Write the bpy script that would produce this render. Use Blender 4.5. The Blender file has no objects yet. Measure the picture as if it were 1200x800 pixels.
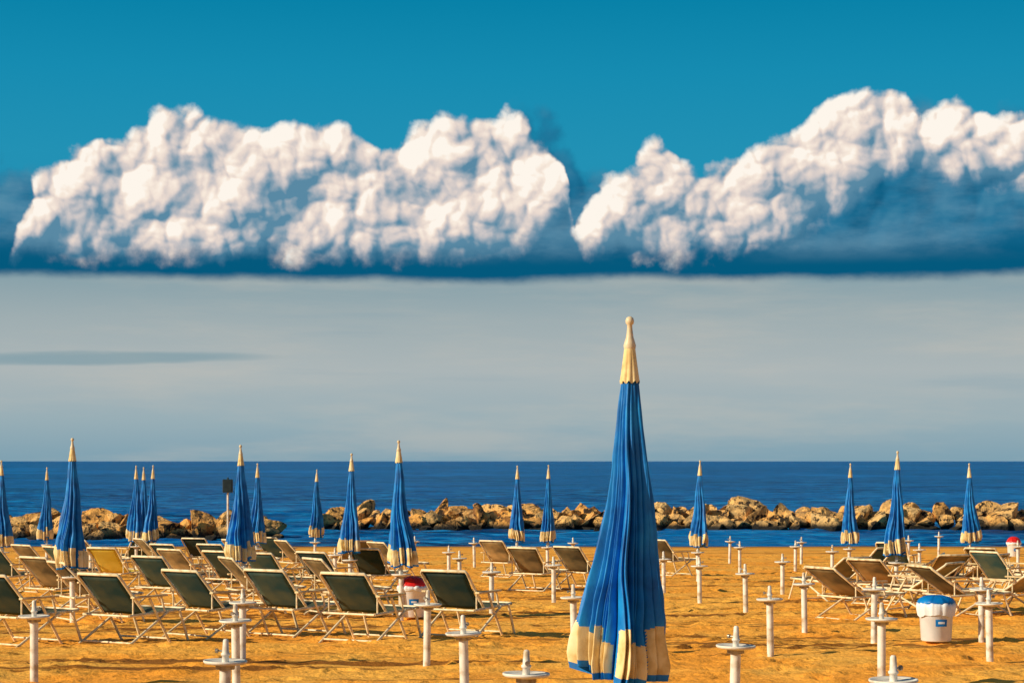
import bpy, bmesh, math, random
import numpy as np
from mathutils import Vector, Matrix, noise
random.seed(7)
S = bpy.context.scene
C = S.collection
PI = math.pi
F = 2333.0          # focal length in photo pixels
CAMZ = 1.6
SLOPE = 0.0215      # the beach falls gently to the sea
ZW = -1.70          # water level
def gz(y): return -SLOPE*y
def spot(px, s):    # s = size of one metre in photo pixels -> a point on the beach
    d = F/s
    return ((px-600)/s, d, gz(d))

# ------------------------------------------------------------------ materials
def newmat(name):
    m = bpy.data.materials.new(name); m.use_nodes = True
    nt = m.node_tree; b = nt.nodes['Principled BSDF']
    return m, nt, b
def nd(nt, t, **k):
    n = nt.nodes.new(t)
    for a, v in k.items(): setattr(n, a, v)
    return n
def noisemat(name, cols, scale=5, rough=.7, bump=0.0, bscale=None, spec=.3, detail=6, stretch=None, metallic=0, bdist=.01, coord='Object'):
    m, nt, b = newmat(name)
    tc = nd(nt, 'ShaderNodeTexCoord'); mp = nd(nt, 'ShaderNodeMapping')
    nt.links.new(tc.outputs[coord], mp.inputs[0])
    if stretch: mp.inputs['Scale'].default_value = stretch
    n = nd(nt, 'ShaderNodeTexNoise'); n.inputs['Scale'].default_value = scale; n.inputs['Detail'].default_value = detail
    nt.links.new(mp.outputs[0], n.inputs['Vector'])
    r = nd(nt, 'ShaderNodeValToRGB'); cr = r.color_ramp
    lo, hi = .32, .68
    for i, c in enumerate(cols):
        p = lo+(hi-lo)*i/max(1, len(cols)-1)
        e = cr.elements[i] if i < 2 else cr.elements.new(p)
        e.position = p; e.color = (*c, 1)
    nt.links.new(n.outputs[0], r.inputs[0]); nt.links.new(r.outputs[0], b.inputs['Base Color'])
    b.inputs['Roughness'].default_value = rough; b.inputs['Specular IOR Level'].default_value = spec
    b.inputs['Metallic'].default_value = metallic
    if bump:
        n2 = nd(nt, 'ShaderNodeTexNoise'); n2.inputs['Scale'].default_value = bscale or scale*4; n2.inputs['Detail'].default_value = 6
        nt.links.new(mp.outputs[0], n2.inputs['Vector'])
        bp = nd(nt, 'ShaderNodeBump'); bp.inputs['Strength'].default_value = bump; bp.inputs['Distance'].default_value = bdist
        nt.links.new(n2.outputs[0], bp.inputs['Height']); nt.links.new(bp.outputs[0], b.inputs['Normal'])
    return m
M = {}
M['blue'] = noisemat('blue_canvas', [(.0,.10,.37),(.0,.185,.59),(.005,.28,.74)], 6, .55, .35, 60, .4, bdist=.004)
M['cream'] = noisemat('cream_canvas', [(.62,.42,.16),(.84,.66,.34),(.88,.76,.50)], 9, .75, .25, 60, .15, bdist=.004)
M['finial'] = noisemat('cream_plastic', [(.62,.50,.32),(.78,.66,.46)], 20, .4)
M['white'] = noisemat('white_paint', [(.50,.38,.24),(.80,.74,.66),(.88,.86,.80)], 9, .45, .2, 40, .35, bdist=.003)
M['steel'] = noisemat('worn_steel', [(.25,.20,.15),(.5,.46,.40)], 30, .4, metallic=.6)
M['frame'] = noisemat('pale_frame', [(.48,.34,.18),(.86,.71,.45),(.93,.82,.60)], 12, .4, spec=.4)
M['wood'] = noisemat('weathered_arm', [(.55,.38,.17),(.86,.66,.38)], 12, .6)
M['dark'] = noisemat('dark_box', [(.008,.02,.03),(.02,.04,.05)], 8, .5)
M['red'] = noisemat('red_plastic', [(.55,.01,.01),(.75,.025,.02)], 8, .35)
M['bagblue'] = noisemat('blue_plastic', [(.0,.12,.45),(.0,.22,.65)], 8, .4)
M['binwhite'] = noisemat('white_plastic', [(.74,.76,.80),(.88,.90,.94)], 6, .4)
def slingmat(name, a, b_):
    m = noisemat(name, [a, b_], 1.6, .8, .3, 90, .15, bdist=.003, coord='Generated')
    nt = m.node_tree; b = nt.nodes['Principled BSDF']; out = nt.nodes['Material Output']
    oi = nd(nt, 'ShaderNodeObjectInfo'); hs = nd(nt, 'ShaderNodeHueSaturation'); mr = nd(nt, 'ShaderNodeMapRange')
    mr.inputs[3].default_value = .6; mr.inputs[4].default_value = 1.45
    nt.links.new(oi.outputs['Random'], mr.inputs[0]); nt.links.new(mr.outputs[0], hs.inputs['Value'])
    src = b.inputs['Base Color'].links[0].from_socket; nt.links.new(src, hs.inputs['Color']); nt.links.new(hs.outputs[0], b.inputs['Base Color'])
    tr = nd(nt, 'ShaderNodeBsdfTranslucent'); tr.inputs[0].default_value = (*[min(1, x*1.8) for x in b_], 1)
    mx = nd(nt, 'ShaderNodeMixShader'); mx.inputs[0].default_value = .25
    nt.links.new(b.outputs[0], mx.inputs[1]); nt.links.new(tr.outputs[0], mx.inputs[2]); nt.links.new(mx.outputs[0], out.inputs[0])
    return m
M['green'] = slingmat('green_mesh', (.030,.075,.080), (.13,.145,.09))
M['brown'] = slingmat('brown_mesh', (.13,.10,.055), (.50,.36,.17))
M['yellow'] = slingmat('yellow_mesh', (.75,.50,.05), (.90,.68,.14))

# ------------------------------------------------------------------ mesh builder
class MB:
    def __init__(s): s.v = []; s.f = []; s.sm = []
    def add(s, vs, fs, smooth=True):
        o = len(s.v); s.v += [tuple(v) for v in vs]; s.f += [tuple(i+o for i in f) for f in fs]; s.sm += [smooth]*len(fs); return s
    def tube(s, pts, r, n=8, cap=True):
        pts = [Vector(p) for p in pts]; rr = r if isinstance(r, (list, tuple)) else [r]*len(pts)
        vs = []; fs = []
        for i, p in enumerate(pts):
            t = (pts[min(i+1, len(pts)-1)]-pts[max(i-1, 0)]).normalized()
            a = t.orthogonal().normalized() if i == 0 else (pa - t*pa.dot(t)).normalized()
            pa = a; b = t.cross(a)
            for k in range(n):
                w = 2*PI*k/n; vs.append(p+(a*math.cos(w)+b*math.sin(w))*rr[i])
        for i in range(len(pts)-1):
            for k in range(n):
                k2 = (k+1) % n; fs.append((i*n+k, i*n+k2, (i+1)*n+k2, (i+1)*n+k))
        s.add(vs, fs)
        if cap: s.add(vs[:n], [tuple(range(n))[::-1]], False); s.add(vs[-n:], [tuple(range(n))], False)
        return s
    def lathe(s, prof, n=24, cx=0, cy=0):
        vs = [(cx+r*math.cos(2*PI*k/n), cy+r*math.sin(2*PI*k/n), z) for r, z in prof for k in range(n)]
        fs = [(i*n+k, i*n+(k+1) % n, (i+1)*n+(k+1) % n, (i+1)*n+k) for i in range(len(prof)-1) for k in range(n)]
        return s.add(vs, fs)
    def box(s, c, d, rot=None):
        vs = []
        for x in (-.5, .5):
            for y in (-.5, .5):
                for z in (-.5, .5):
                    v = Vector((x*d[0], y*d[1], z*d[2]))
                    if rot: v = rot @ v
                    vs.append(v+Vector(c))
        return s.add(vs, [(0,1,3,2),(4,6,7,5),(0,4,5,1),(2,3,7,6),(0,2,6,4),(1,5,7,3)], False)
    def build(s, name, mat, parent=None, bevel=0):
        me = bpy.data.meshes.new(name)
        usedv = sorted({i for f in s.f for i in f}); mp_ = {a: i for i, a in enumerate(usedv)}
        me.from_pydata([s.v[i] for i in usedv], [], [tuple(mp_[i] for i in f) for f in s.f])
        me.polygons.foreach_set('use_smooth', s.sm); me.materials.append(mat); me.update()
        o = bpy.data.objects.new(name, me); C.objects.link(o)
        if parent: o.parent = parent
        if bevel:
            b = o.modifiers.new('bevel', 'BEVEL'); b.width = bevel; b.segments = 2
        return o
def thing(name, label, cat, loc=(0,0,0), rz=0, group=None):
    o = bpy.data.objects.new(name, None); C.objects.link(o); o.empty_display_size = .2
    o.location = loc; o.rotation_euler = (0, 0, rz); o['label'] = label; o['category'] = cat
    if group: o['group'] = group
    return o
def dup(root, loc, rz, label, sc=1.0, tilt=(0, 0)):
    r = root.copy(); C.objects.link(r); r.location = loc; r.rotation_euler = (tilt[0], tilt[1], rz); r['label'] = label; r.scale = (sc,)*3
    for ch in list(root.children):
        c = ch.copy(); C.objects.link(c); c.parent = r
        for g in list(ch.children):
            d = g.copy(); C.objects.link(d); d.parent = c
    return r

# ------------------------------------------------------------------ sand (one sheet)
def vnoise(X, Y, sc, seed):
    r = np.random.default_rng(seed); G = r.random((256, 256))
    x = X/sc+1000.3; y = Y/sc+1000.7
    xi = np.floor(x).astype(int); yi = np.floor(y).astype(int); fx = x-xi; fy = y-yi
    fx = fx*fx*(3-2*fx); fy = fy*fy*(3-2*fy)
    g = lambda a, b: G[a % 256, b % 256]
    return (g(xi, yi)*(1-fx)*(1-fy)+g(xi+1, yi)*fx*(1-fy)+g(xi, yi+1)*(1-fx)*fy+g(xi+1, yi+1)*fx*fy)-.5
def sheet(name, xs, ys, hf, mat):
    X, Y = np.meshgrid(xs, ys); Z = hf(X, Y)
    co = np.stack([X.ravel(), Y.ravel(), Z.ravel()], 1).astype(np.float32)
    nx, ny = len(xs), len(ys)
    i = (np.arange(ny-1)[:, None]*nx+np.arange(nx-1)[None]).ravel()
    fc = np.stack([i, i+1, i+nx+1, i+nx], 1).astype(np.int32)
    me = bpy.data.meshes.new(name); me.vertices.add(len(co)); me.vertices.foreach_set('co', co.ravel())
    me.loops.add(fc.size); me.loops.foreach_set('vertex_index', fc.ravel())
    me.polygons.add(len(fc)); me.polygons.foreach_set('loop_start', np.arange(0, fc.size, 4, dtype=np.int32))
    me.polygons.foreach_set('loop_total', np.full(len(fc), 4, dtype=np.int32))
    me.update(calc_edges=True); me.validate(); me.polygons.foreach_set('use_smooth', [True]*len(fc)); me.materials.append(mat)
    o = bpy.data.objects.new(name, me); C.objects.link(o); o['kind'] = 'structure'; return o
xs = np.concatenate([np.linspace(-600, -30, 30)[:-1], np.arange(-30, 30, .07), np.linspace(30, 600, 30)])
ys = np.concatenate([np.linspace(-80, 8, 20)[:-1], np.arange(8, 45, .055), np.arange(45, 84, .11), np.linspace(84, 140, 20)])
def sandh(X, Y):
    near = np.clip((80-Y)/12, 0, 1)*np.clip((42-abs(X))/10, 0, 1)*np.clip((Y-3)/4, 0, 1)
    n = .10*vnoise(X*.20, Y, 1.6, 1)+.04*vnoise(X*.25, Y, .6, 2)+.012*vnoise(X+.3*Y, Y, .36, 3)+.024*vnoise(X*.7, Y, .15, 4)
    dent = np.zeros_like(X); r = np.random.default_rng(8)
    for _ in range(9500):
        px = r.uniform(-17, 17); py = r.uniform(15, 62)
        if abs(px) > py*.28+1: continue
        i0 = np.searchsorted(xs, px-.26); i1 = np.searchsorted(xs, px+.26); j0 = np.searchsorted(ys, py-.26); j1 = np.searchsorted(ys, py+.26)
        a = r.uniform(0, PI); dx = X[j0:j1, i0:i1]-px; dy = Y[j0:j1, i0:i1]-py
        u = (dx*math.cos(a)+dy*math.sin(a))/.12; w = (-dx*math.sin(a)+dy*math.cos(a))/.07; q = u*u+w*w
        dent[j0:j1, i0:i1] += r.uniform(.015, .05)*(-np.exp(-q)+.5*np.exp(-(np.sqrt(q)-1.6)**2*3))
    far = np.where(Y > 75, -(Y-75)*.04, 0)
    return -SLOPE*Y+(n+dent)*near*(.55+.45*np.clip((70-Y)/40, 0, 1))+far
m, nt, b = newmat('beach_sand')
tc = nd(nt, 'ShaderNodeTexCoord')
def NZ(scale, detail=5, vec=None, rough=.55, dim='3D'):
    n = nd(nt, 'ShaderNodeTexNoise', noise_dimensions=dim); n.inputs['Scale'].default_value = scale; n.inputs['Detail'].default_value = detail; n.inputs['Roughness'].default_value = rough
    nt.links.new(vec or tc.outputs['Object'], n.inputs['Vector']); return n
def MIX(fac, a, c, t='MIX'):
    x = nd(nt, 'ShaderNodeMix', data_type='RGBA', blend_type=t)
    for sck, val in ((x.inputs[0], fac), (x.inputs[6], a), (x.inputs[7], c)):
        if hasattr(val, 'is_linked') or hasattr(val, 'links'): nt.links.new(val, sck)
        else: sck.default_value = val if not isinstance(val, tuple) else (*val, 1)
    return x.outputs[2]
def RAMP(src, p0, p1):
    x = nd(nt, 'ShaderNodeMapRange', interpolation_type='SMOOTHSTEP'); x.inputs[1].default_value = p0; x.inputs[2].default_value = p1
    nt.links.new(src, x.inputs[0]); return x.outputs[0]
def mapped(sc):
    mp = nd(nt, 'ShaderNodeMapping'); mp.inputs['Scale'].default_value = sc; nt.links.new(tc.outputs['Object'], mp.inputs[0]); return mp.outputs[0]
c1 = MIX(RAMP(NZ(.7).outputs[0], .35, .65), (1.0,.40,.048), (1.0,.50,.085))
c2 = MIX(RAMP(NZ(7, 8).outputs[0], .58, .78), c1, (.68,.27,.032))
c2b = MIX(RAMP(NZ(22, 5).outputs[0], .64, .76), c2, (.30,.115,.018))
c2c = MIX(RAMP(NZ(2.2, 7, mapped((.07,.8,1)), .65).outputs[0], .54, .62), c2b, (.30,.115,.018))  # long shadow streaks painted into the sand colour, stretched sideways
sp = nd(nt, 'ShaderNodeSeparateXYZ'); nt.links.new(tc.outputs['Object'], sp.inputs[0])
wet = RAMP(sp.outputs[1], 70, 76)
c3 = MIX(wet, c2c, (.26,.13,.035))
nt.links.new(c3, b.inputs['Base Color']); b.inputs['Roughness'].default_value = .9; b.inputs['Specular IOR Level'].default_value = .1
bp = nd(nt, 'ShaderNodeBump'); bp.inputs['Strength'].default_value = 1; bp.inputs['Distance'].default_value = .026
nt.links.new(NZ(14, 8).outputs[0], bp.inputs['Height']); nt.links.new(bp.outputs[0], b.inputs['Normal'])
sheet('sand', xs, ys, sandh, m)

# ------------------------------------------------------------------ sea
m, nt, b = newmat('sea_water')
tc = nd(nt, 'ShaderNodeTexCoord')
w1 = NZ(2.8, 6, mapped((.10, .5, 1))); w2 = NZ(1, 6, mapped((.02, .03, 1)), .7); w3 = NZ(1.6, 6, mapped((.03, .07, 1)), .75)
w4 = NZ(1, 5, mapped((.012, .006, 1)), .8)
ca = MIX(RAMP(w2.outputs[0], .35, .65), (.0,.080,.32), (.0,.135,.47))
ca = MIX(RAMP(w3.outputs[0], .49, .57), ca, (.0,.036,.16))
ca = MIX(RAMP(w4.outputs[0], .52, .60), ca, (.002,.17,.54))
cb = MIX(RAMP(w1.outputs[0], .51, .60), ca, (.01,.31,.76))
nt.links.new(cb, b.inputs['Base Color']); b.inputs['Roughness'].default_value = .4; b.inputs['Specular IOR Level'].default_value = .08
bp = nd(nt, 'ShaderNodeBump'); bp.inputs['Strength'].default_value = 1; bp.inputs['Distance'].default_value = 1.0
nt.links.new(w1.outputs[0], bp.inputs['Height']); nt.links.new(bp.outputs[0], b.inputs['Normal'])
def seah(X, Y):
    near = np.clip((300-Y)/150, 0, 1)*np.clip((120-abs(X))/40, 0, 1)*np.clip((Y-74)/6, .15, 1)
    return ZW+near*(.15*vnoise(X*.4, Y, .9, 21)+.10*vnoise(X*.6, Y, .45, 22))
sx = np.concatenate([np.array([-30000, -8000, -2000, -600, -200, -100]), np.arange(-60, 60, .4), np.array([100, 200, 600, 2000, 8000, 30000])])
sy = np.concatenate([np.arange(72, 130, .22), np.arange(130, 300, 1.5), np.geomspace(300, 40000, 30)])
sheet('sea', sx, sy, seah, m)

# ------------------------------------------------------------------ umbrellas
PROF = [(2.19,.043),(1.98,.066),(1.73,.096),(1.57,.117),(1.365,.148),(1.16,.186),(1.0,.212),(.90,.232),(.82,.242),(.735,.232)]
zs_ = [p[0] for p in PROF][::-1]; rs_ = [p[1] for p in PROF][::-1]
def Rz(z): return float(np.interp(z, zs_, rs_))
def make_umbrella(seed, n, rows, shift, label, polez=.50, K=14, v0=.80, hem=.735, twist=None, loose=0, vspan=.05):
    t = thing('beach_umbrella', label, 'umbrella', group='closed blue beach umbrellas')
    MB().tube([(0,0,polez),(0,0,2.3)], .019, 12).build('pole', M['white'], t)
    rr = random.Random(seed)
    ph = [rr.uniform(-.5, .5) for _ in range(K)]; am = [rr.uniform(.6-.2*loose, 1.12+.1*loose) for _ in range(K)]
    hz = [rr.uniform(-.01, .08+.03*loose) for _ in range(K)]; tw = twist if twist is not None else rr.uniform(.3, .8)*(1 if rr.random() < .5 else -1)
    vb = [rr.uniform(v0, v0+vspan) for _ in range(K)]; vk = [rr.uniform(.3, .75) for _ in range(K)]
    vs = []; lob = []; kk = []
    for j in range(rows):
        v = (j/(rows-1))
        for i in range(n):
            th = 2*PI*i/n
            q = th/(2*PI)*K + tw*(v**1.5) + (.40+.35*loose)*noise.noise((seed*3.1+math.sin(th)*.9, v*3.2, math.cos(th)*1.2))
            k = int(math.floor(q)) % K; f_ = q-math.floor(q); fq = f_+ph[k]*.35*math.sin(PI*f_)
            lobe = abs(math.sin(PI*min(1, max(0, fq))))**.55
            sec = math.exp(-((fq-vk[k])/.08)**2)*max(0, v-.2)*(.6+.25*loose)
            w = max(0, lobe*am[k]-sec)
            bot = hem+hz[k]*lobe+.02*(1-lobe)-.02*loose*math.cos(th)
            z = 2.19+(bot-2.19)*v
            dep = .22+(.42+.10*loose)*min(1, v*1.7)
            R = Rz(2.19+(hem-2.19)*v)
            r = R*(1-dep+dep*w*.98)
            r *= 1+.06*noise.noise((math.cos(th)*3, math.sin(th)*3+seed, z*5))+.04*noise.noise((math.cos(th)*9, math.sin(th)*9+seed, z*9))
            cx = shift[0]*v**1.6+.012*math.sin(v*7+seed)*min(1, v*3); cy = shift[1]*v**1.6
            vs.append((r*math.cos(th)+cx, r*math.sin(th)*.92+cy, z)); lob.append(lobe); kk.append(k)
    fa = []; fb = []; fs_ = []
    for j in range(rows-1):
        v = (j+.5)/(rows-1)
        for i in range(n):
            a = j*n+i; f = (a, a+n, (j+1)*n+(i+1) % n, j*n+(i+1) % n)
            l = lob[a]; k = kk[a]
            if v > vb[k]+.02*(1-l) and l > .45:
                (fs_ if v > .978 else fb).append(f)
            else: fa.append(f)
    ca = MB().add(vs, fa).build('canopy', M['blue'], t)
    MB().add(vs, fb).build('hem_band', M['cream'], ca)
    if fs_: MB().add(vs, fs_).build('hem_stripe', M['blue'], ca)
    # the pale cloth crown, pleated where it runs into the folds
    N = 96; vs = []
    for j in range(13):
        z = 2.36-.178*j/12; R = .025+.0215*j/12
        for i in range(N):
            th = 2*PI*i/N; q = R*(1+.16*(j/12)*(abs(math.sin(5*th+.5*j/12))-.5)); vs.append((q*math.cos(th), q*math.sin(th), z+(.007*math.sin(10*th) if j == 12 else 0)))
    MB().add(vs, [(j*N+i, (j+1)*N+i, (j+1)*N+(i+1) % N, j*N+(i+1) % N) for j in range(12) for i in range(N)]).build('cap', M['cream'], t)
    MB().lathe([(.028,2.345),(.030,2.36),(.026,2.375),(.018,2.40),(.013,2.44),(.012,2.458),(.019,2.465),(.021,2.478),(.017,2.492),(.007,2.499),(.001,2.50)], 24).build('finial', M['finial'], t)
    return t
hero = make_umbrella(5, 600, 180, (-.058, 0), 'tall closed blue umbrella with cream hem standing alone in the foreground', K=16, v0=.815, hem=.742, twist=-.7, loose=.4, vspan=.06)
hero.location = spot(738, 244)
U = [ (3,57,'closed blue umbrella cut off by the left edge of the view'),
 (55,48,'small closed blue umbrella in front of the left breakwater, second from the left edge'),
 (85,86,'large closed blue umbrella at far left, above the row of green deck chairs'),
 (160,50,'leftmost of the three closed blue umbrellas standing tightly together'),
 (168.5,48,'middle one of the three closed blue umbrellas standing tightly together'),
 (177,50.5,'rightmost of the three closed blue umbrellas standing tightly together'),
 (285,77,'large closed blue umbrella right of the dark box on a pole'),
 (301,53,'slim closed blue umbrella half hidden behind a larger one near the dark box'),
 (369,45,'smallest closed blue umbrella in the gap between the two breakwaters'),
 (411,66,'closed blue umbrella between the gap of the breakwaters and the red-lidded bin'),
 (470,83,'large closed blue umbrella rising behind the red-lidded bin'),
 (606,50,'small closed blue umbrella left of its near twin, in front of the middle rocks'),
 (642,51,'small closed blue umbrella just left of the tall foreground one'),
 (818,57,'closed blue umbrella standing alone right of the tall foreground one'),
 (995,53,'closed blue umbrella behind the brown side-on chair at right'),
 (1050,69,'larger closed blue umbrella at right, left of the blue-lidded bin'),
 (1137,53,'rightmost closed blue umbrella, in front of the rocks')]
protos = [make_umbrella(11+i*7, 196, 60, (random.uniform(-.05, .03), 0), '', K=10, hem=.71) for i in range(5)]
used = set(); upos = []
for i, (px, s, lab) in enumerate(U):
    k = i % 5; loc = spot(px, s)
    rz = random.uniform(0, 6.28)
    if k not in used:
        used.add(k); o = protos[k]; o.location = loc; o.rotation_euler.z = rz; o['label'] = lab
        o.rotation_euler.x = random.uniform(-.012, .012)
    else: o = dup(protos[k], loc, rz, lab, 1, (random.uniform(-.02, .02), random.uniform(-.02, .02)))
    w_ = random.uniform(.92, 1.06)+(.06 if s > 60 else 0); o.scale = (w_, w_, 1)
    upos.append((px, s, lab))

# ------------------------------------------------------------------ posts with small round trays
def make_post():
    t = thing('umbrella_post', '', 'post', group='white umbrella posts with round trays')
    MB().tube([(0,0,-.25),(0,0,.585)], .036, 20).build('tube', M['white'], t)
    tr = MB().lathe([(.001,.580),(.06,.578),(.130,.590),(.140,.602),(.137,.612),(.130,.606),(.06,.600),(.001,.600)], 36).build('tray', M['white'], t)
    MB().lathe([(.060,.555),(.062,.578)], 20).build('collar', M['steel'], tr)
    MB().lathe([(.022,.598),(.022,.640),(.028,.642),(.030,.655),(.022,.66),(.018,.735),(.012,.745),(.001,.747)], 20).build('socket', M['white'], t)
    k = MB().tube([(.02,0,.67),(.052,0,.67)], .006, 8); k.tube([(.05,0,.67),(.066,0,.67)], .015, 10); k.build('clamp_screw', M['steel'], t)
    return t
P = [(40,722,'white tray post in the lower left corner, in front of the leftmost chair'),
 (262,775,'nearest white tray post at lower left, cut off by the bottom edge'),
 (277,727,'white tray post just behind the nearest one at lower left'),
 (284,706,'white tray post with its foot hidden, third in the cluster at lower left'),
 (500,708,'white tray post between two green deck chairs, right of the red-lidded bin'),
 (545,742,'white tray post in front of the rightmost green deck chair of the front row'),
 (615,790,'white tray post left of the tall umbrella with only its tray and socket in view'),
 (860,757,'near white tray post right of the tall umbrella, cut off by the bottom edge'),
 (903,702,'whole white tray post standing on open sand right of the tall umbrella'),
 (943,684,'white tray post on open sand just left of the brown side-on chair'),
 (874,672,'white tray post on open sand, middle one of the open patch'),
 (820,663,'white tray post in front of the lone umbrella right of the tall one'),
 (778,655,'thin white tray post close to the right flank of the tall umbrella'),
 (855,634,'small far white tray post by the shoreline, left one of a near pair'),
 (867,641,'small far white tray post by the shoreline, right one of a near pair'),
 (917,658,'white tray post standing alone between shoreline and the open sand'),
 (939,635,'small far white tray post left of the umbrella behind the brown chair'),
 (932,640,'small far white tray post hard against another near the shoreline'),
 (1033,725,'near white tray post at right, left of the blue-lidded bin, cut off below'),
 (1048,797,'top of a white post poking up at the bottom edge on the right'),
 (1160,707,'tall white tray post right of the blue-lidded bin'),
 (1150,690,'white tray post just behind the tall one right of the blue-lidded bin'),
 (1078,644,'small white tray post between the right umbrellas'),
 (1100,628,'far white tray post left of the rightmost umbrella, at the water'),
 (1065,633,'far white tray post right beside the larger right-hand umbrella'),
 (556,636,'far white tray post at the sand edge left of the middle umbrellas'),
 (526,647,'left one of two white tray posts right of the large middle-left umbrella'),
 (539,654,'right one of two white tray posts right of the large middle-left umbrella'),
 (671,636,'far white tray post between the small umbrella and the tall one'),
 (576,670,'white tray post in front of the leftmost middle chair'),
 (649,662,'white tray post between the two middle chairs'),
 (673,700,'white tray post partly behind the tall umbrella on its left side'),
 (975,646,'white tray post below the umbrella behind the brown chair'),
 (1024,690,'white tray post seen through the legs of the brown chair'),
 (106,645,'white tray post left of the three umbrellas standing together'),
 (1193,640,'far white tray post at the right edge'),
 (393,650,'far white tray post behind the chairs in the gap of the breakwaters'),
 (486,634,'far white tray post right of the large middle-left umbrella'),
 (225,640,'far white tray post right of the three umbrellas standing together')]
post0 = make_post(); first = True
allp = [(a, b_-590, l) for a, b_, l in P] + [(px, s, 'white tray post holding the '+lab) for px, s, lab in upos] + [(738, 244, 'white tray post holding the tall foreground umbrella')]
for px, s, lab in allp:
    lab = ' '.join(lab.split()[:16]); loc = spot(px, s)
    if first: first = False; post0.location = loc; post0['label'] = lab; post0.rotation_euler.z = 1
    else: dup(post0, loc, random.uniform(0, 6.28), lab, 1, (random.uniform(-.02, .02), random.uniform(-.02, .02)))

# ------------------------------------------------------------------ deck chairs
def make_chair(mat, label, recl=0):
    t = thing('deck_chair', label, 'deck chair', group='deck chairs set out on the sand')
    W = .315; r = .0175
    ty, tz = -.48-recl*.14, .81-recl*.07
    b = MB()
    b.tube([(-W,-.02,.33),(-W,ty+.02,tz-.03),(-W+.02,ty,tz),(W-.02,ty,tz),(W,ty+.02,tz-.03),(W,-.02,.33)], r, 10); b.build('back_frame', M['frame'], t)
    s = MB(); s.tube([(-W-.03,-.34,.335),(-W-.03,.62,.36),(-W,.66,.365),(W,.66,.365),(W+.03,.62,.36),(W+.03,-.34,.335),], r, 10); s.tube([(-W-.03,-.34,.335),(W+.03,-.34,.335)], r*.8, 8); s.build('seat_frame', M['frame'], t)
    for sx_ in (-1, 1):
        x = sx_*(W+.055)
        MB().tube([(x,-.02,.52),(x,.10,.33),(x,.34,-.02)], r*.9, 8).build('leg', M['frame'], t)
        MB().tube([(x,.30,.35),(x,-.42,-.02)], r*.9, 8).build('leg', M['frame'], t)
        MB().tube([(x,.50,.355),(x,.66,-.02)], r*.9, 8).build('leg', M['frame'], t)
        a = MB(); a.box((x,-.02,.545), (.06,.58,.024)); a.build('armrest', M['wood'], t, .006)
        MB().tube([(x,.18,.54),(x,.24,.36)], r*.75, 8).build('arm_support', M['frame'], t)
        MB().tube([(sx_*(W+.02),-.26,.56),(sx_*(W+.02),-.26,.335)], r*.6, 8).build('back_strut', M['frame'], t)
    c = MB(); c.tube([(-W-.05,-.33,.03),(W+.05,-.33,.03)], r*.7, 8); c.tube([(-W-.05,.30,.04),(W+.05,.30,.04)], r*.7, 8); c.build('crossbar', M['frame'], t)
    def sl(path, nm):
        vs = []; n = len(path); m_ = 9
        for j, (y, z) in enumerate(path):
            for i in range(m_):
                u = -1+2*i/(m_-1); sag = .035*(1-u*u)*math.sin(PI*j/(n-1))+.012*math.sin(PI*j/(n-1))
                ww = W-.015-.025*math.sin(PI*j/(n-1))
                vs.append((u*ww, y+sag*(.8 if nm == 'back_sling' else 0), z-sag))
        f = [(j*m_+i, j*m_+i+1, (j+1)*m_+i+1, (j+1)*m_+i) for j in range(n-1) for i in range(m_-1)]
        o = MB().add(vs, f).build(nm, mat, t); so = o.modifiers.new('t', 'SOLIDIFY'); so.thickness = .004
    sl([(ty+.02+(-.05-ty)*k/10, tz-.02+(.36-tz)*k/10) for k in range(11)], 'back_sling')
    sl([(-.02+.67*k/10, .345+.02*k/10) for k in range(11)], 'seat_sling')
    return t
ch = {}
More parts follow.
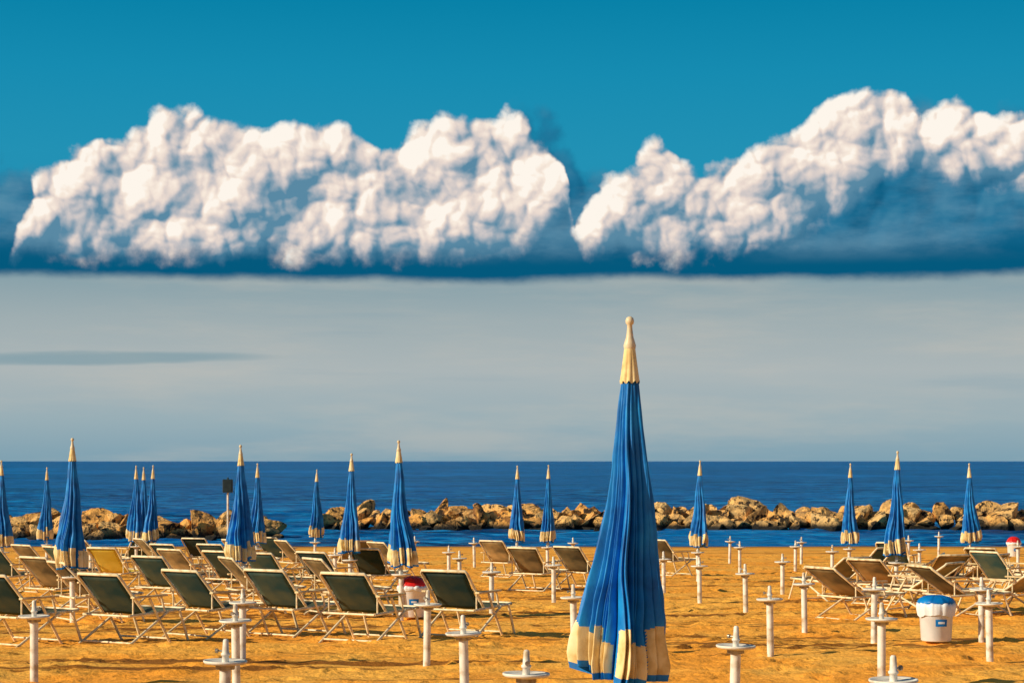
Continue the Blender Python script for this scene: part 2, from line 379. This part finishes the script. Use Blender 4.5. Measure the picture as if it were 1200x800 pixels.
CH = [ (20,754,.55,'green','leftmost green deck chair, cut off by the left edge'),
 (148,752,.48,'green','second green deck chair of the front row from the left'),
 (244,744,.60,'green','third deck chair of the front row, behind the cluster of tray posts'),
 (338,743,.50,'green','fourth deck chair of the front row, below the large umbrella'),
 (428,750,.52,'green','fifth deck chair of the front row, left of the red-lidded bin'),
 (542,744,.42,'green','rightmost deck chair of the front row, behind a near tray post'),
 (48,686,.7,'brown','brown deck chair at far left behind the front row'),
 (136,692,.4,'yellow','yellow deck chair among the dark ones at left'),
 (185,672,1.0,'brown','brown deck chair below the three umbrellas standing together'),
 (222,696,.6,'brown','brown deck chair between the three umbrellas and the dark box pole'),
 (262,684,.6,'green','green deck chair directly below the dark box pole'),
 (322,704,.5,'green','green deck chair right of the large umbrella near the dark box'),
 (352,676,1.0,'brown','far brown deck chair in the gap between the breakwaters'),
 (385,702,.6,'green','green deck chair in the second row, left of the middle-left umbrella'),
 (440,694,.5,'green','green deck chair in the second row beside the red-lidded bin'),
 (196,712,.5,'green','green deck chair in the second row below the three umbrellas'),
 (86,690,.9,'green','green deck chair behind the large umbrella at far left'),
 (590,676,.6,'brown','leftmost brown deck chair of the middle group, below the small umbrellas'),
 (627,692,.55,'brown','nearest brown deck chair of the middle group'),
 (682,690,.7,'brown','brown deck chair half behind the tall umbrella, left side'),
 (785,674,-.7,'brown','brown deck chair peeking out right of the tall umbrella'),
 (1000,726,-1.0,'brown','largest brown deck chair at right, seen side-on with crossed legs'),
 (1036,708,-.7,'brown','brown deck chair just behind the largest one at right'),
 (1012,692,.9,'green','green deck chair under the umbrella behind the brown side-on chair'),
 (1122,724,-1.1,'brown','brown deck chair behind the blue-lidded bin'),
 (1135,698,.8,'brown','brown deck chair under the rightmost umbrella'),
 (1176,702,-.9,'green','green deck chair cut close to the right edge'),
 (1206,694,.7,'brown','brown deck chair cut off by the right edge'),
 (114,674,.9,'brown','far brown deck chair left of the yellow one'),
 (160,668,-.6,'green','far green deck chair just below the leftmost of the three umbrellas'),
 (238,670,.3,'green','far green deck chair left of the dark box pole'),
 (290,674,.9,'brown','far brown deck chair behind the large umbrella near the dark box'),
 (300,716,1.1,'brown','brown deck chair turned sideways right below the large umbrella near the dark box'),
 (410,676,-.5,'brown','far brown deck chair below the umbrella beside the breakwater gap'),
 (325,668,.4,'green','far green deck chair at the sand edge in the breakwater gap'),
 (462,680,.9,'brown','far brown deck chair beneath the large umbrella by the red-lidded bin'),
 (68,714,.6,'brown','brown deck chair beneath the large umbrella at far left'),
 (1100,698,.3,'brown','brown deck chair left of the rightmost umbrella, behind the blue-lidded bin'),
 (1062,698,1.2,'brown','brown deck chair below the larger right-hand umbrella'),
 (1158,684,-.5,'brown','far brown deck chair right of the rightmost umbrella'),
 (1074,716,.9,'brown','brown deck chair just left of the blue-lidded bin'),
 (975,704,.5,'brown','brown deck chair at the left end of the right-hand group'),
 (275,700,.7,'green','green deck chair in the second row below the large umbrella near the dark box'),
 (1050,680,-.4,'green','far green deck chair right of the umbrella behind the brown side-on chair'),
 (104,726,1.0,'brown','brown deck chair turned sideways just left of the second front-row chair'),
 (12,696,.6,'green','green deck chair behind the leftmost front-row chair, at the left edge'),
 (400,718,1.0,'brown','brown deck chair turned sideways just behind the fifth front-row chair'),
 (208,684,.6,'green','green deck chair in the third row right of the three umbrellas'),
 (1182,722,.8,'brown','near brown deck chair right of the tall post beside the blue-lidded bin')]
for px, by, yaw, mk, lab in CH:
    s = (by-590)/1.6; loc = spot(px, s)
    if px < 700: yaw = -yaw
    key = (mk, 1 if px > 900 and mk == 'brown' else 0)
    if key not in ch:
        ch[key] = make_chair(M[mk], lab, key[1]); ch[key].location = loc; ch[key].rotation_euler.z = yaw
    else: dup(ch[key], loc, yaw+random.uniform(-.12, .12), lab)

# ------------------------------------------------------------------ bins
def make_bin(label, px, by, mat, drape, lidh):
    s = (by-590)/1.6
    t = thing('litter_bin', label, 'bin', spot(px, s), .12)
    MB().lathe([(.001,0),(.165,0),(.175,.01),(.200,.40),(.208,.405),(.208,.42),(.20,.43)], 32).build('bucket', M['binwhite'], t)
    n = 96
    def frill(prof, amp, ph, hang=0):
        vs = []
        for j, (r, z) in enumerate(prof):
            for i in range(n):
                th = 2*PI*i/n; q = amp*(math.sin(th*9+j*.4+ph)+.6*math.sin(th*17+ph)+.4*math.sin(th*29+ph))
                vs.append(((r+q)*math.cos(th), (r+q)*math.sin(th), z+q*.8+(hang*(math.sin(th*3+1)+.5*math.sin(th*7)) if j == 0 else 0)))
        return MB().add(vs, [(j*n+i, (j+1)*n+i, (j+1)*n+(i+1) % n, j*n+(i+1) % n) for j in range(len(prof)-1) for i in range(n)])
    frill([(.212,.42-drape),(.224,.43-drape*.6),(.228,.41),(.218,.445),(.195,.44)], .006, 0, .014).build('liner', M['binwhite'], t)
    frill([(.214,.438),(.219,.45),(.212,.468),(.19,.475+lidh*.3),(.15,.475+lidh*.65),(.09,.475+lidh*.9),(.03,.475+lidh)], .002, 2).build('lid', mat, t)
    def patch(a0, a1, z0, z1, off):
        vs = []
        for j in range(2):
            for i in range(9):
                a = -PI/2+a0+(a1-a0)*i/8; z = z0+(z1-z0)*j; rr = .1745+.0255*(z/.40)+off
                vs.append((rr*math.cos(a), rr*math.sin(a), z))
        return MB().add(vs, [(i, i+1, i+10, i+9) for i in range(8)])
    patch(-.36, .36, .18, .26, .004).build('emblem', M['bagblue'], t)
    patch(-.20, .20, .21, .235, .006).build('emblem_mark', M['binwhite'], t)
    return t
make_bin('white litter bin with a blue top among the chairs at right', 1097, 750, M['bagblue'], .12, .06)
make_bin('white bin with a red lid in the front row of chairs at left', 484, 722, M['red'], .05, .10)
make_bin('small far white bin with a red lid at the right edge', 1188, 652, M['red'], .05, .14)

# ------------------------------------------------------------------ dark box on a pole
x, y, z = spot(267, 39)
t = thing('pole_box', 'dark box on a thin pole in front of the left breakwater', 'sign', (x, y, z))
MB().tube([(0,0,-.2),(0,0,2.3)], .03, 12).build('pole', M['white'], t)
bx = MB(); bx.box((0,-.02,2.14), (.30,.14,.40)); bx = bx.build('box', M['dark'], t, .02)
MB().box((0,-.093,2.14), (.22,.005,.30)).build('panel', M['dark'], bx, .002)
MB().tube([(0,0,2.30),(0,0,2.40)], [.04,.02], 10).build('bracket', M['dark'], t)

# ------------------------------------------------------------------ boulders
def rockmat():
    m, nt_, b = newmat('breakwater_rock')
    global nt, tc
    nt = nt_; tc = nd(nt, 'ShaderNodeTexCoord')
    g = nd(nt, 'ShaderNodeNewGeometry'); oi = nd(nt, 'ShaderNodeObjectInfo')
    sp = nd(nt, 'ShaderNodeSeparateXYZ'); nt.links.new(g.outputs['Position'], sp.inputs[0])
    a = MIX(RAMP(NZ(1.6, 8, g.outputs['Position'], .65).outputs[0], .38, .56), (.28,.11,.022), (1.0,.48,.10))
    ml = nd(nt, 'ShaderNodeMath', operation='MULTIPLY'); ml.inputs[1].default_value = .45; nt.links.new(oi.outputs['Random'], ml.inputs[0])
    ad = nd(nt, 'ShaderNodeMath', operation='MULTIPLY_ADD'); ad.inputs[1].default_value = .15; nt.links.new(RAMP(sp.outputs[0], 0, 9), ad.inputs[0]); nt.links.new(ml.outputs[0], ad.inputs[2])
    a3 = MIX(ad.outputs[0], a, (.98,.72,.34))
    a4 = MIX(RAMP(NZ(2.2, 6, g.outputs['Position'], .7).outputs[0], .51, .58), a3, (.025,.012,.005))  # noise patches paint the shade of crevices and gaps into the rock colour
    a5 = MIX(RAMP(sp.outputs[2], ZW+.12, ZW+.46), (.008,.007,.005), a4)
    nt.links.new(a5, b.inputs['Base Color']); b.inputs['Roughness'].default_value = .85
    bp = nd(nt, 'ShaderNodeBump'); bp.inputs['Strength'].default_value = 1; bp.inputs['Distance'].default_value = .35
    nt.links.new(NZ(2.4, 9, g.outputs['Position'], .65).outputs[0], bp.inputs['Height']); nt.links.new(bp.outputs[0], b.inputs['Normal'])
    return m
RM = rockmat()
variants = []
for k in range(14):
    bm = bmesh.new(); bmesh.ops.create_icosphere(bm, subdivisions=4, radius=1)
    rr = random.Random(k+40)
    planes = [(Vector((rr.gauss(0,1), rr.gauss(0,1), rr.gauss(0,1))).normalized(), rr.uniform(.36, .66)) for _ in range(8)]
    for v in bm.verts:
        p = v.co.copy()
        for _ in range(2):
            for n_, d_ in planes:
                q = p.dot(n_)-d_
                if q > 0: p -= n_*q*.98
        p *= 1.3
        p *= 1+.07*noise.noise(p*1.6+Vector((k*9,0,0)))+.06*noise.noise(p*4+Vector((k*5,3,0)))+.04*noise.noise(p*9)
        v.co = p
    me = bpy.data.meshes.new('boulder'); bm.to_mesh(me); bm.free()
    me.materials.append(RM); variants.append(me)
def boulder(x, y, z, r, lab, grp):
    o = bpy.data.objects.new('boulder', random.choice(variants)); C.objects.link(o)
    o.location = (x, y, z); o.rotation_euler = (random.uniform(-.6, .6), random.uniform(-.6, .6), random.uniform(0, 6))
    o.scale = (r*random.uniform(.9, 1.6), r*random.uniform(.85, 1.2), r*random.uniform(.6, .95))
    o['label'] = lab; o['category'] = 'boulder'; o['group'] = grp
def breakwater(x0, x1, d, top, lab, grp, big=lambda x: 1.0):
    for row, (dy, frac, rad, step) in enumerate([(-.3,-.02,.38,.60),(.4,.32,.48,.72),(1.2,.60,.50,.74),(2.1,.74,.52,.80)]):
        x = x0+random.uniform(0, .5)+row*.35
        while x < x1-row*.3:
            hv = .92+.25*noise.noise((x*.28, row*3.0, 1.3))+random.uniform(-.12, .12)
            bg_ = big(x)
            r = rad*random.uniform(.6, 1.35)*bg_
            boulder(x, d+dy+random.uniform(-.45, .45), ZW+(top-ZW)*frac*hv-(r*.10), r, lab, grp)
            x += step*random.uniform(.7, 1.4)*bg_
def X(px, d): return (px-600)/F*d
breakwater(X(-60, 84), X(336, 84), 84, -.82, 'rough tan boulder in the short left-hand breakwater, left of the gap', 'boulders of the left breakwater')
breakwater(X(378, 96), X(1290, 96), 96, -.68, 'rough tan boulder in the long right-hand breakwater, right of the gap', 'boulders of the right breakwater', lambda x: 1.12 if x > 3 else 1.0)

# ------------------------------------------------------------------ sky : simple world light, and a far dome carrying the cumulus band
SUN_EL = math.radians(26); SUN_AZ = math.radians(248)   # compass bearing from +Y clockwise: left and a little behind
def math_(op, a, b_=None, c_=None):
    n = nd(nt, 'ShaderNodeMath', operation=op)
    for i, v in enumerate((a, b_, c_)):
        if v is None: continue
        if isinstance(v, (int, float)): n.inputs[i].default_value = v
        else: nt.links.new(v, n.inputs[i])
    return n.outputs[0]
add = lambda a, b_: math_('ADD', a, b_)
sub = lambda a, b_: math_('SUBTRACT', a, b_)
mul = lambda a, b_: math_('MULTIPLY', a, b_)
def ramp(src, lo, hi, stops):
    r = nd(nt, 'ShaderNodeMapRange'); r.inputs[1].default_value = lo; r.inputs[2].default_value = hi; nt.links.new(src, r.inputs[0])
    c = nd(nt, 'ShaderNodeValToRGB'); cr = c.color_ramp
    for i, (p, col) in enumerate(stops):
        p = (p-lo)/(hi-lo)
        e = cr.elements[i] if i < 2 else cr.elements.new(p)
        e.position = p; e.color = (*col, 1)
    nt.links.new(r.outputs[0], c.inputs[0]); return c.outputs[0]
CLEAR = [(.08,(.020,.26,.44)),(.24,(.0,.205,.37)),(.15,(.016,.285,.46)),(.19,(.008,.26,.44))]
GREY = [(0,(.21,.355,.44)),(.10,(.20,.33,.385)),(.02,(.31,.42,.465)),(.045,(.41,.465,.475)),(.07,(.345,.42,.44))]
w = bpy.data.worlds.new('World'); S.world = w; w.use_nodes = True; nt = w.node_tree
bg = nt.nodes['Background']; out = nt.nodes['World Output']
sky = nd(nt, 'ShaderNodeTexSky', sky_type='NISHITA'); sky.sun_disc = False; sky.sun_elevation = SUN_EL; sky.sun_rotation = SUN_AZ
nt.links.new(sky.outputs[0], bg.inputs[0]); bg.inputs[1].default_value = .055
tc = nd(nt, 'ShaderNodeTexCoord'); sp = nd(nt, 'ShaderNodeSeparateXYZ'); nt.links.new(tc.outputs['Generated'], sp.inputs[0])
Z = sp.outputs[2]
lw_ = MIX(RAMP(Z, .085, .095), ramp(Z, 0, .10, GREY), ramp(Z, .08, .24, CLEAR))
bg2 = nd(nt, 'ShaderNodeBackground'); nt.links.new(lw_, bg2.inputs[0]); bg2.inputs[1].default_value = 1.0
mx = nd(nt, 'ShaderNodeMixShader'); nt.links.new(RAMP(Z, .28, .55), mx.inputs[0]); nt.links.new(bg2.outputs[0], mx.inputs[1]); nt.links.new(bg.outputs[0], mx.inputs[2])
nt.links.new(mx.outputs[0], out.inputs[0])

m = bpy.data.materials.new('sky_air'); m.use_nodes = True; nt = m.node_tree; nt.nodes.remove(nt.nodes['Principled BSDF']); out = nt.nodes['Material Output']
try: m.cycles.emission_sampling = 'NONE'
except Exception as e: print(e)
tc = nd(nt, 'ShaderNodeTexCoord'); g = nd(nt, 'ShaderNodeNewGeometry')
nrm = nd(nt, 'ShaderNodeVectorMath', operation='NORMALIZE'); nt.links.new(g.outputs['Position'], nrm.inputs[0]); DIR = nrm.outputs[0]
sp = nd(nt, 'ShaderNodeSeparateXYZ'); nt.links.new(DIR, sp.inputs[0])
Z = sp.outputs[2]; Xx = sp.outputs[0]; Yy = sp.outputs[1]
def mapn(scale, sc, detail=6, rough=.55, loc=(0,0,0)):
    mp = nd(nt, 'ShaderNodeMapping'); mp.inputs['Scale'].default_value = scale; mp.inputs['Location'].default_value = loc; nt.links.new(DIR, mp.inputs[0])
    return NZ(sc, detail, mp.outputs[0], rough).outputs[0]
clear = ramp(Z, .08, .24, CLEAR); grey = ramp(Z, 0, .10, GREY)
str1 = mapn((1,1,7), 5, 7, .6); grey2 = MIX(mul(RAMP(str1, .42, .72), .40), grey, (.58,.54,.47))
str2 = mapn((1,1,14), 6, 6, .5, (3,1,2)); grey3 = MIX(mul(RAMP(str2, .58, .76), .22), grey2, (.20,.34,.42))
sn = mapn((1,1,9), 8, 6, .6, (2,2,2))
dz = math_('DIVIDE', sub(Z, add(.0505, add(mul(sub(sn, .5), .006), mul(add(Xx, .19), .016)))), .0036)
dx = math_('DIVIDE', add(Xx, .20), .085)
dd = add(mul(dz, dz), mul(dx, dx))
grey3 = MIX(mul(RAMP(dd, 1.25, .2), .55), grey3, (.14,.29,.36))
yc = math_('MAXIMUM', Yy, .2)
A = add(mul(math_('DIVIDE', Xx, yc), 23.33), 6.0)       # azimuth
hor = math_('SQRT', add(mul(Xx, Xx), mul(Yy, Yy)))
E = mul(math_('DIVIDE', Z, math_('MAXIMUM', hor, .1)), 23.33)   # elevation
def curve(pts):
    cv = nd(nt, 'ShaderNodeFloatCurve'); c = cv.mapping.curves[0]
    P_ = [(-1.0, pts[0][1])]+[(p/100, y) for p, y in pts]+[(14.0, pts[-1][1])]
    vals = []
    for u, y in P_:
        a = math.atan((u-6)/23.33); vals.append(((u+1)/15, (5.4-y/100)*math.cos(a)/5.4))
    c.points[0].location = vals[0]; c.points[1].location = vals[-1]
    for v_ in vals[1:-1]: c.points.new(*v_)
    for p_ in c.points: p_.handle_type = 'VECTOR'
    cv.mapping.update(); return cv
TOP = [(0,335),(8,305),(20,268),(42,208),(70,182),(110,160),(150,156),(190,134),(225,132),(250,148),(280,142),(330,147),(370,145),(400,141),(425,158),(445,174),(457,156),(490,146),(520,144),(545,136),(590,130),(620,146),(645,165),(658,198),(666,240),(672,268),(680,256),(694,232),(720,206),(740,190),(758,168),(780,168),(797,190),(815,204),(850,186),(900,172),(940,146),(965,122),(1000,96),(1040,84),(1060,92),(1074,118),(1084,134),(1100,120),(1115,108),(1140,112),(1160,130),(1185,138),(1200,134),(1300,114)]
BASE = [(0,304),(430,304),(540,303),(600,300),(625,285),(645,262),(658,250),(668,262),(676,290),(700,298),(750,304),(830,299),(870,292),(930,279),(970,262),(1000,244),(1030,220),(1050,202),(1066,194),(1084,204),(1100,210),(1150,216),(1200,220),(1300,222)]
TOP2 = [(0,190),(30,205),(90,240),(400,210),(500,165),(600,148),(640,150),(675,186),(700,216),(740,230),(820,238),(900,215),(1000,150),(1055,102),(1078,108),(1100,130),(1160,140),(1300,140)]
def at_curve(pts, a_):
    cv = curve(pts); nt.links.new(mul(add(a_, 1.0), 1/15), cv.inputs['Value']); return mul(cv.outputs[0], 5.4)
def vec(a_, e_):
    c = nd(nt, 'ShaderNodeCombineXYZ'); nt.links.new(a_, c.inputs[0]); nt.links.new(e_, c.inputs[1]); return c.outputs[0]
def vor(v_, sc, sm):
    n = nd(nt, 'ShaderNodeTexVoronoi', feature='SMOOTH_F1', voronoi_dimensions='2D'); n.inputs['Scale'].default_value = sc; n.inputs['Smoothness'].default_value = sm
    nt.links.new(v_, n.inputs['Vector']); d = n.outputs['Distance']; return sub(.35, mul(d, d))
def billow(da, de, fine=True):
    a_ = add(A, da); e_ = add(E, de); p = vec(a_, e_)
    wn = nd(nt, 'ShaderNodeTexNoise', noise_dimensions='2D'); wn.inputs['Scale'].default_value = 1.7; wn.inputs['Detail'].default_value = 4; wn.inputs['Roughness'].default_value = .48; nt.links.new(p, wn.inputs['Vector'])
    ws = nd(nt, 'ShaderNodeVectorMath', operation='SUBTRACT'); nt.links.new(wn.outputs['Color'], ws.inputs[0]); ws.inputs[1].default_value = (.5,.5,.5)
    wm = nd(nt, 'ShaderNodeVectorMath', operation='MULTIPLY_ADD'); nt.links.new(ws.outputs[0], wm.inputs[0]); wm.inputs[1].default_value = (.30,.30,.30); nt.links.new(p, wm.inputs[2])
    q = wm.outputs[0]; s3 = nd(nt, 'ShaderNodeSeparateXYZ'); nt.links.new(q, s3.inputs[0])
    h = mul(vor(q, 1.35, .25), 1.20)
    h = add(h, mul(vor(q, 2.9, .28), .66))
    h = add(h, mul(vor(q, 6.0, .3), .25))
    if fine: h = add(h, mul(vor(q, 12.0, .4), .07))
    fb = NZ(1.1, 8, p, .48, '2D').outputs[0]
    h = add(h, mul(sub(fb, .5), .65))
    return h, sub(at_curve(TOP, s3.outputs[0]), e_), sub(e_, at_curve(BASE, s3.outputs[0])), p
def height(h, up, dn):
    edge = math_('MINIMUM', up, mul(dn, 1.2))
    t_ = math_('MINIMUM', math_('MAXIMUM', mul(edge, .9), 0), 1.0)
    return add(h, mul(mul(t_, sub(2.0, t_)), .42))
LX, LE = -.76, .65
h0, up0, dn0, p0 = billow(0, 0); h1, up1, dn1, _ = billow(.06*LX, .06*LE); h2, up2, dn2, _ = billow(.24*LX, .24*LE, False)
H0, H1, H2 = height(h0, up0, dn0), height(h1, up1, dn1), height(h2, up2, dn2)
big = NZ(.75, 3, p0, .5, '2D').outputs[0]
lit = add(.62, add(mul(sub(H0, H1), 1.45), mul(sub(H0, H2), .52)))
lit = add(lit, add(mul(sub(h0, .35), .30), mul(sub(big, .5), .55)))
lit = add(lit, mul(RAMP(up0, .85, .0), .12))
lit = sub(lit, mul(RAMP(add(dn0, mul(h0, .3)), .70, .08), .26))
lit = math_('MINIMUM', math_('MAXIMUM', lit, 0), 1)
cloudcol = ramp(lit, 0, 1, [(0,(.10,.25,.37)),(1,(.99,.92,.83)),(.20,(.23,.34,.43)),(.38,(.40,.44,.49)),(.55,(.60,.56,.56)),(.74,(.81,.69,.62)),(.90,(.94,.82,.71))])
fine_ = NZ(3.6, 9, p0, .58, '2D').outputs[0]
dens_top = add(up0, add(mul(sub(h0, .30), .32), mul(sub(fine_, .5), .20)))
dens_bot = add(dn0, add(mul(sub(h0, .3), .16), mul(sub(fine_, .5), .34)))
al = mul(RAMP(dens_top, -.03, .12), RAMP(dens_bot, -.10, .26))
t2 = at_curve(TOP2, A)
back_lit = math_('MINIMUM', math_('MAXIMUM', add(.32, add(mul(sub(h0, h1), .4), mul(sub(h0, h2), .25))), 0), 1)
back_lit = mul(back_lit, RAMP(E, 2.2, 2.9))
wisp = mapn((1,1,3), 8, 8, .6)
backcol = ramp(back_lit, 0, 1, [(0,(.001,.098,.205)),(1,(.30,.44,.54)),(.35,(.014,.165,.305)),(.65,(.06,.24,.37))])
backcol = MIX(mul(RAMP(wisp, .45, .68), .6), backcol, (.16,.33,.45))
backcol = MIX(RAMP(E, 2.55, 2.25), backcol, (.001,.100,.205))
m1 = RAMP(add(sub(t2, E), add(mul(sub(h0, .30), .45), mul(sub(fine_, .5), .35))), -.20, .24)
hi_ = MIX(m1, clear, backcol)
hi_ = MIX(al, hi_, cloudcol)
bn = mapn((1,1,2), 9, 9, .6, (5,0,0))
m2 = RAMP(sub(Z, add(.0840, mul(bn, .015))), -.0030, .0030)
low = MIX(m2, grey3, hi_)
em = nd(nt, 'ShaderNodeEmission'); nt.links.new(low, em.inputs[0]); nt.links.new(em.outputs[0], out.inputs[0])
R = 45000.0; vs = []; na, ne = 60, 16; a0, a1, e0, e1 = -.5, .5, -.012, .275
for j in range(ne+1):
    e_ = e0+(e1-e0)*j/ne
    for i in range(na+1):
        a_ = a0+(a1-a0)*i/na; vs.append((R*math.cos(e_)*math.sin(a_), R*math.cos(e_)*math.cos(a_), R*math.sin(e_)))
o = MB().add(vs, [(j*(na+1)+i, j*(na+1)+i+1, (j+1)*(na+1)+i+1, (j+1)*(na+1)+i) for j in range(ne) for i in range(na)]).build('sky', m)
o['kind'] = 'structure'

# ------------------------------------------------------------------ sun and camera
sl = bpy.data.lights.new('sun', 'SUN'); sl.energy = 5; sl.angle = math.radians(.5); sl.color = (1, .85, .60)
so = bpy.data.objects.new('sun', sl); C.objects.link(so)
dirn = Vector((math.sin(SUN_AZ)*math.cos(SUN_EL), math.cos(SUN_AZ)*math.cos(SUN_EL), math.sin(SUN_EL)))   # towards the sun
so.rotation_euler = dirn.to_track_quat('Z', 'Y').to_euler(); so.location = (-20, -20, 20)
cd = bpy.data.cameras.new('camera'); cam = bpy.data.objects.new('camera', cd); C.objects.link(cam)
cd.sensor_width = 36; cd.lens = 36*F/1200; cd.shift_y = 140/1200; cd.clip_end = 80000; cd.clip_start = .1
cam.location = (0, 0, CAMZ); cam.rotation_euler = (PI/2, 0, 0); S.camera = cam
S.view_settings.view_transform = 'Standard'; S.view_settings.look = 'None'; S.view_settings.exposure = 0
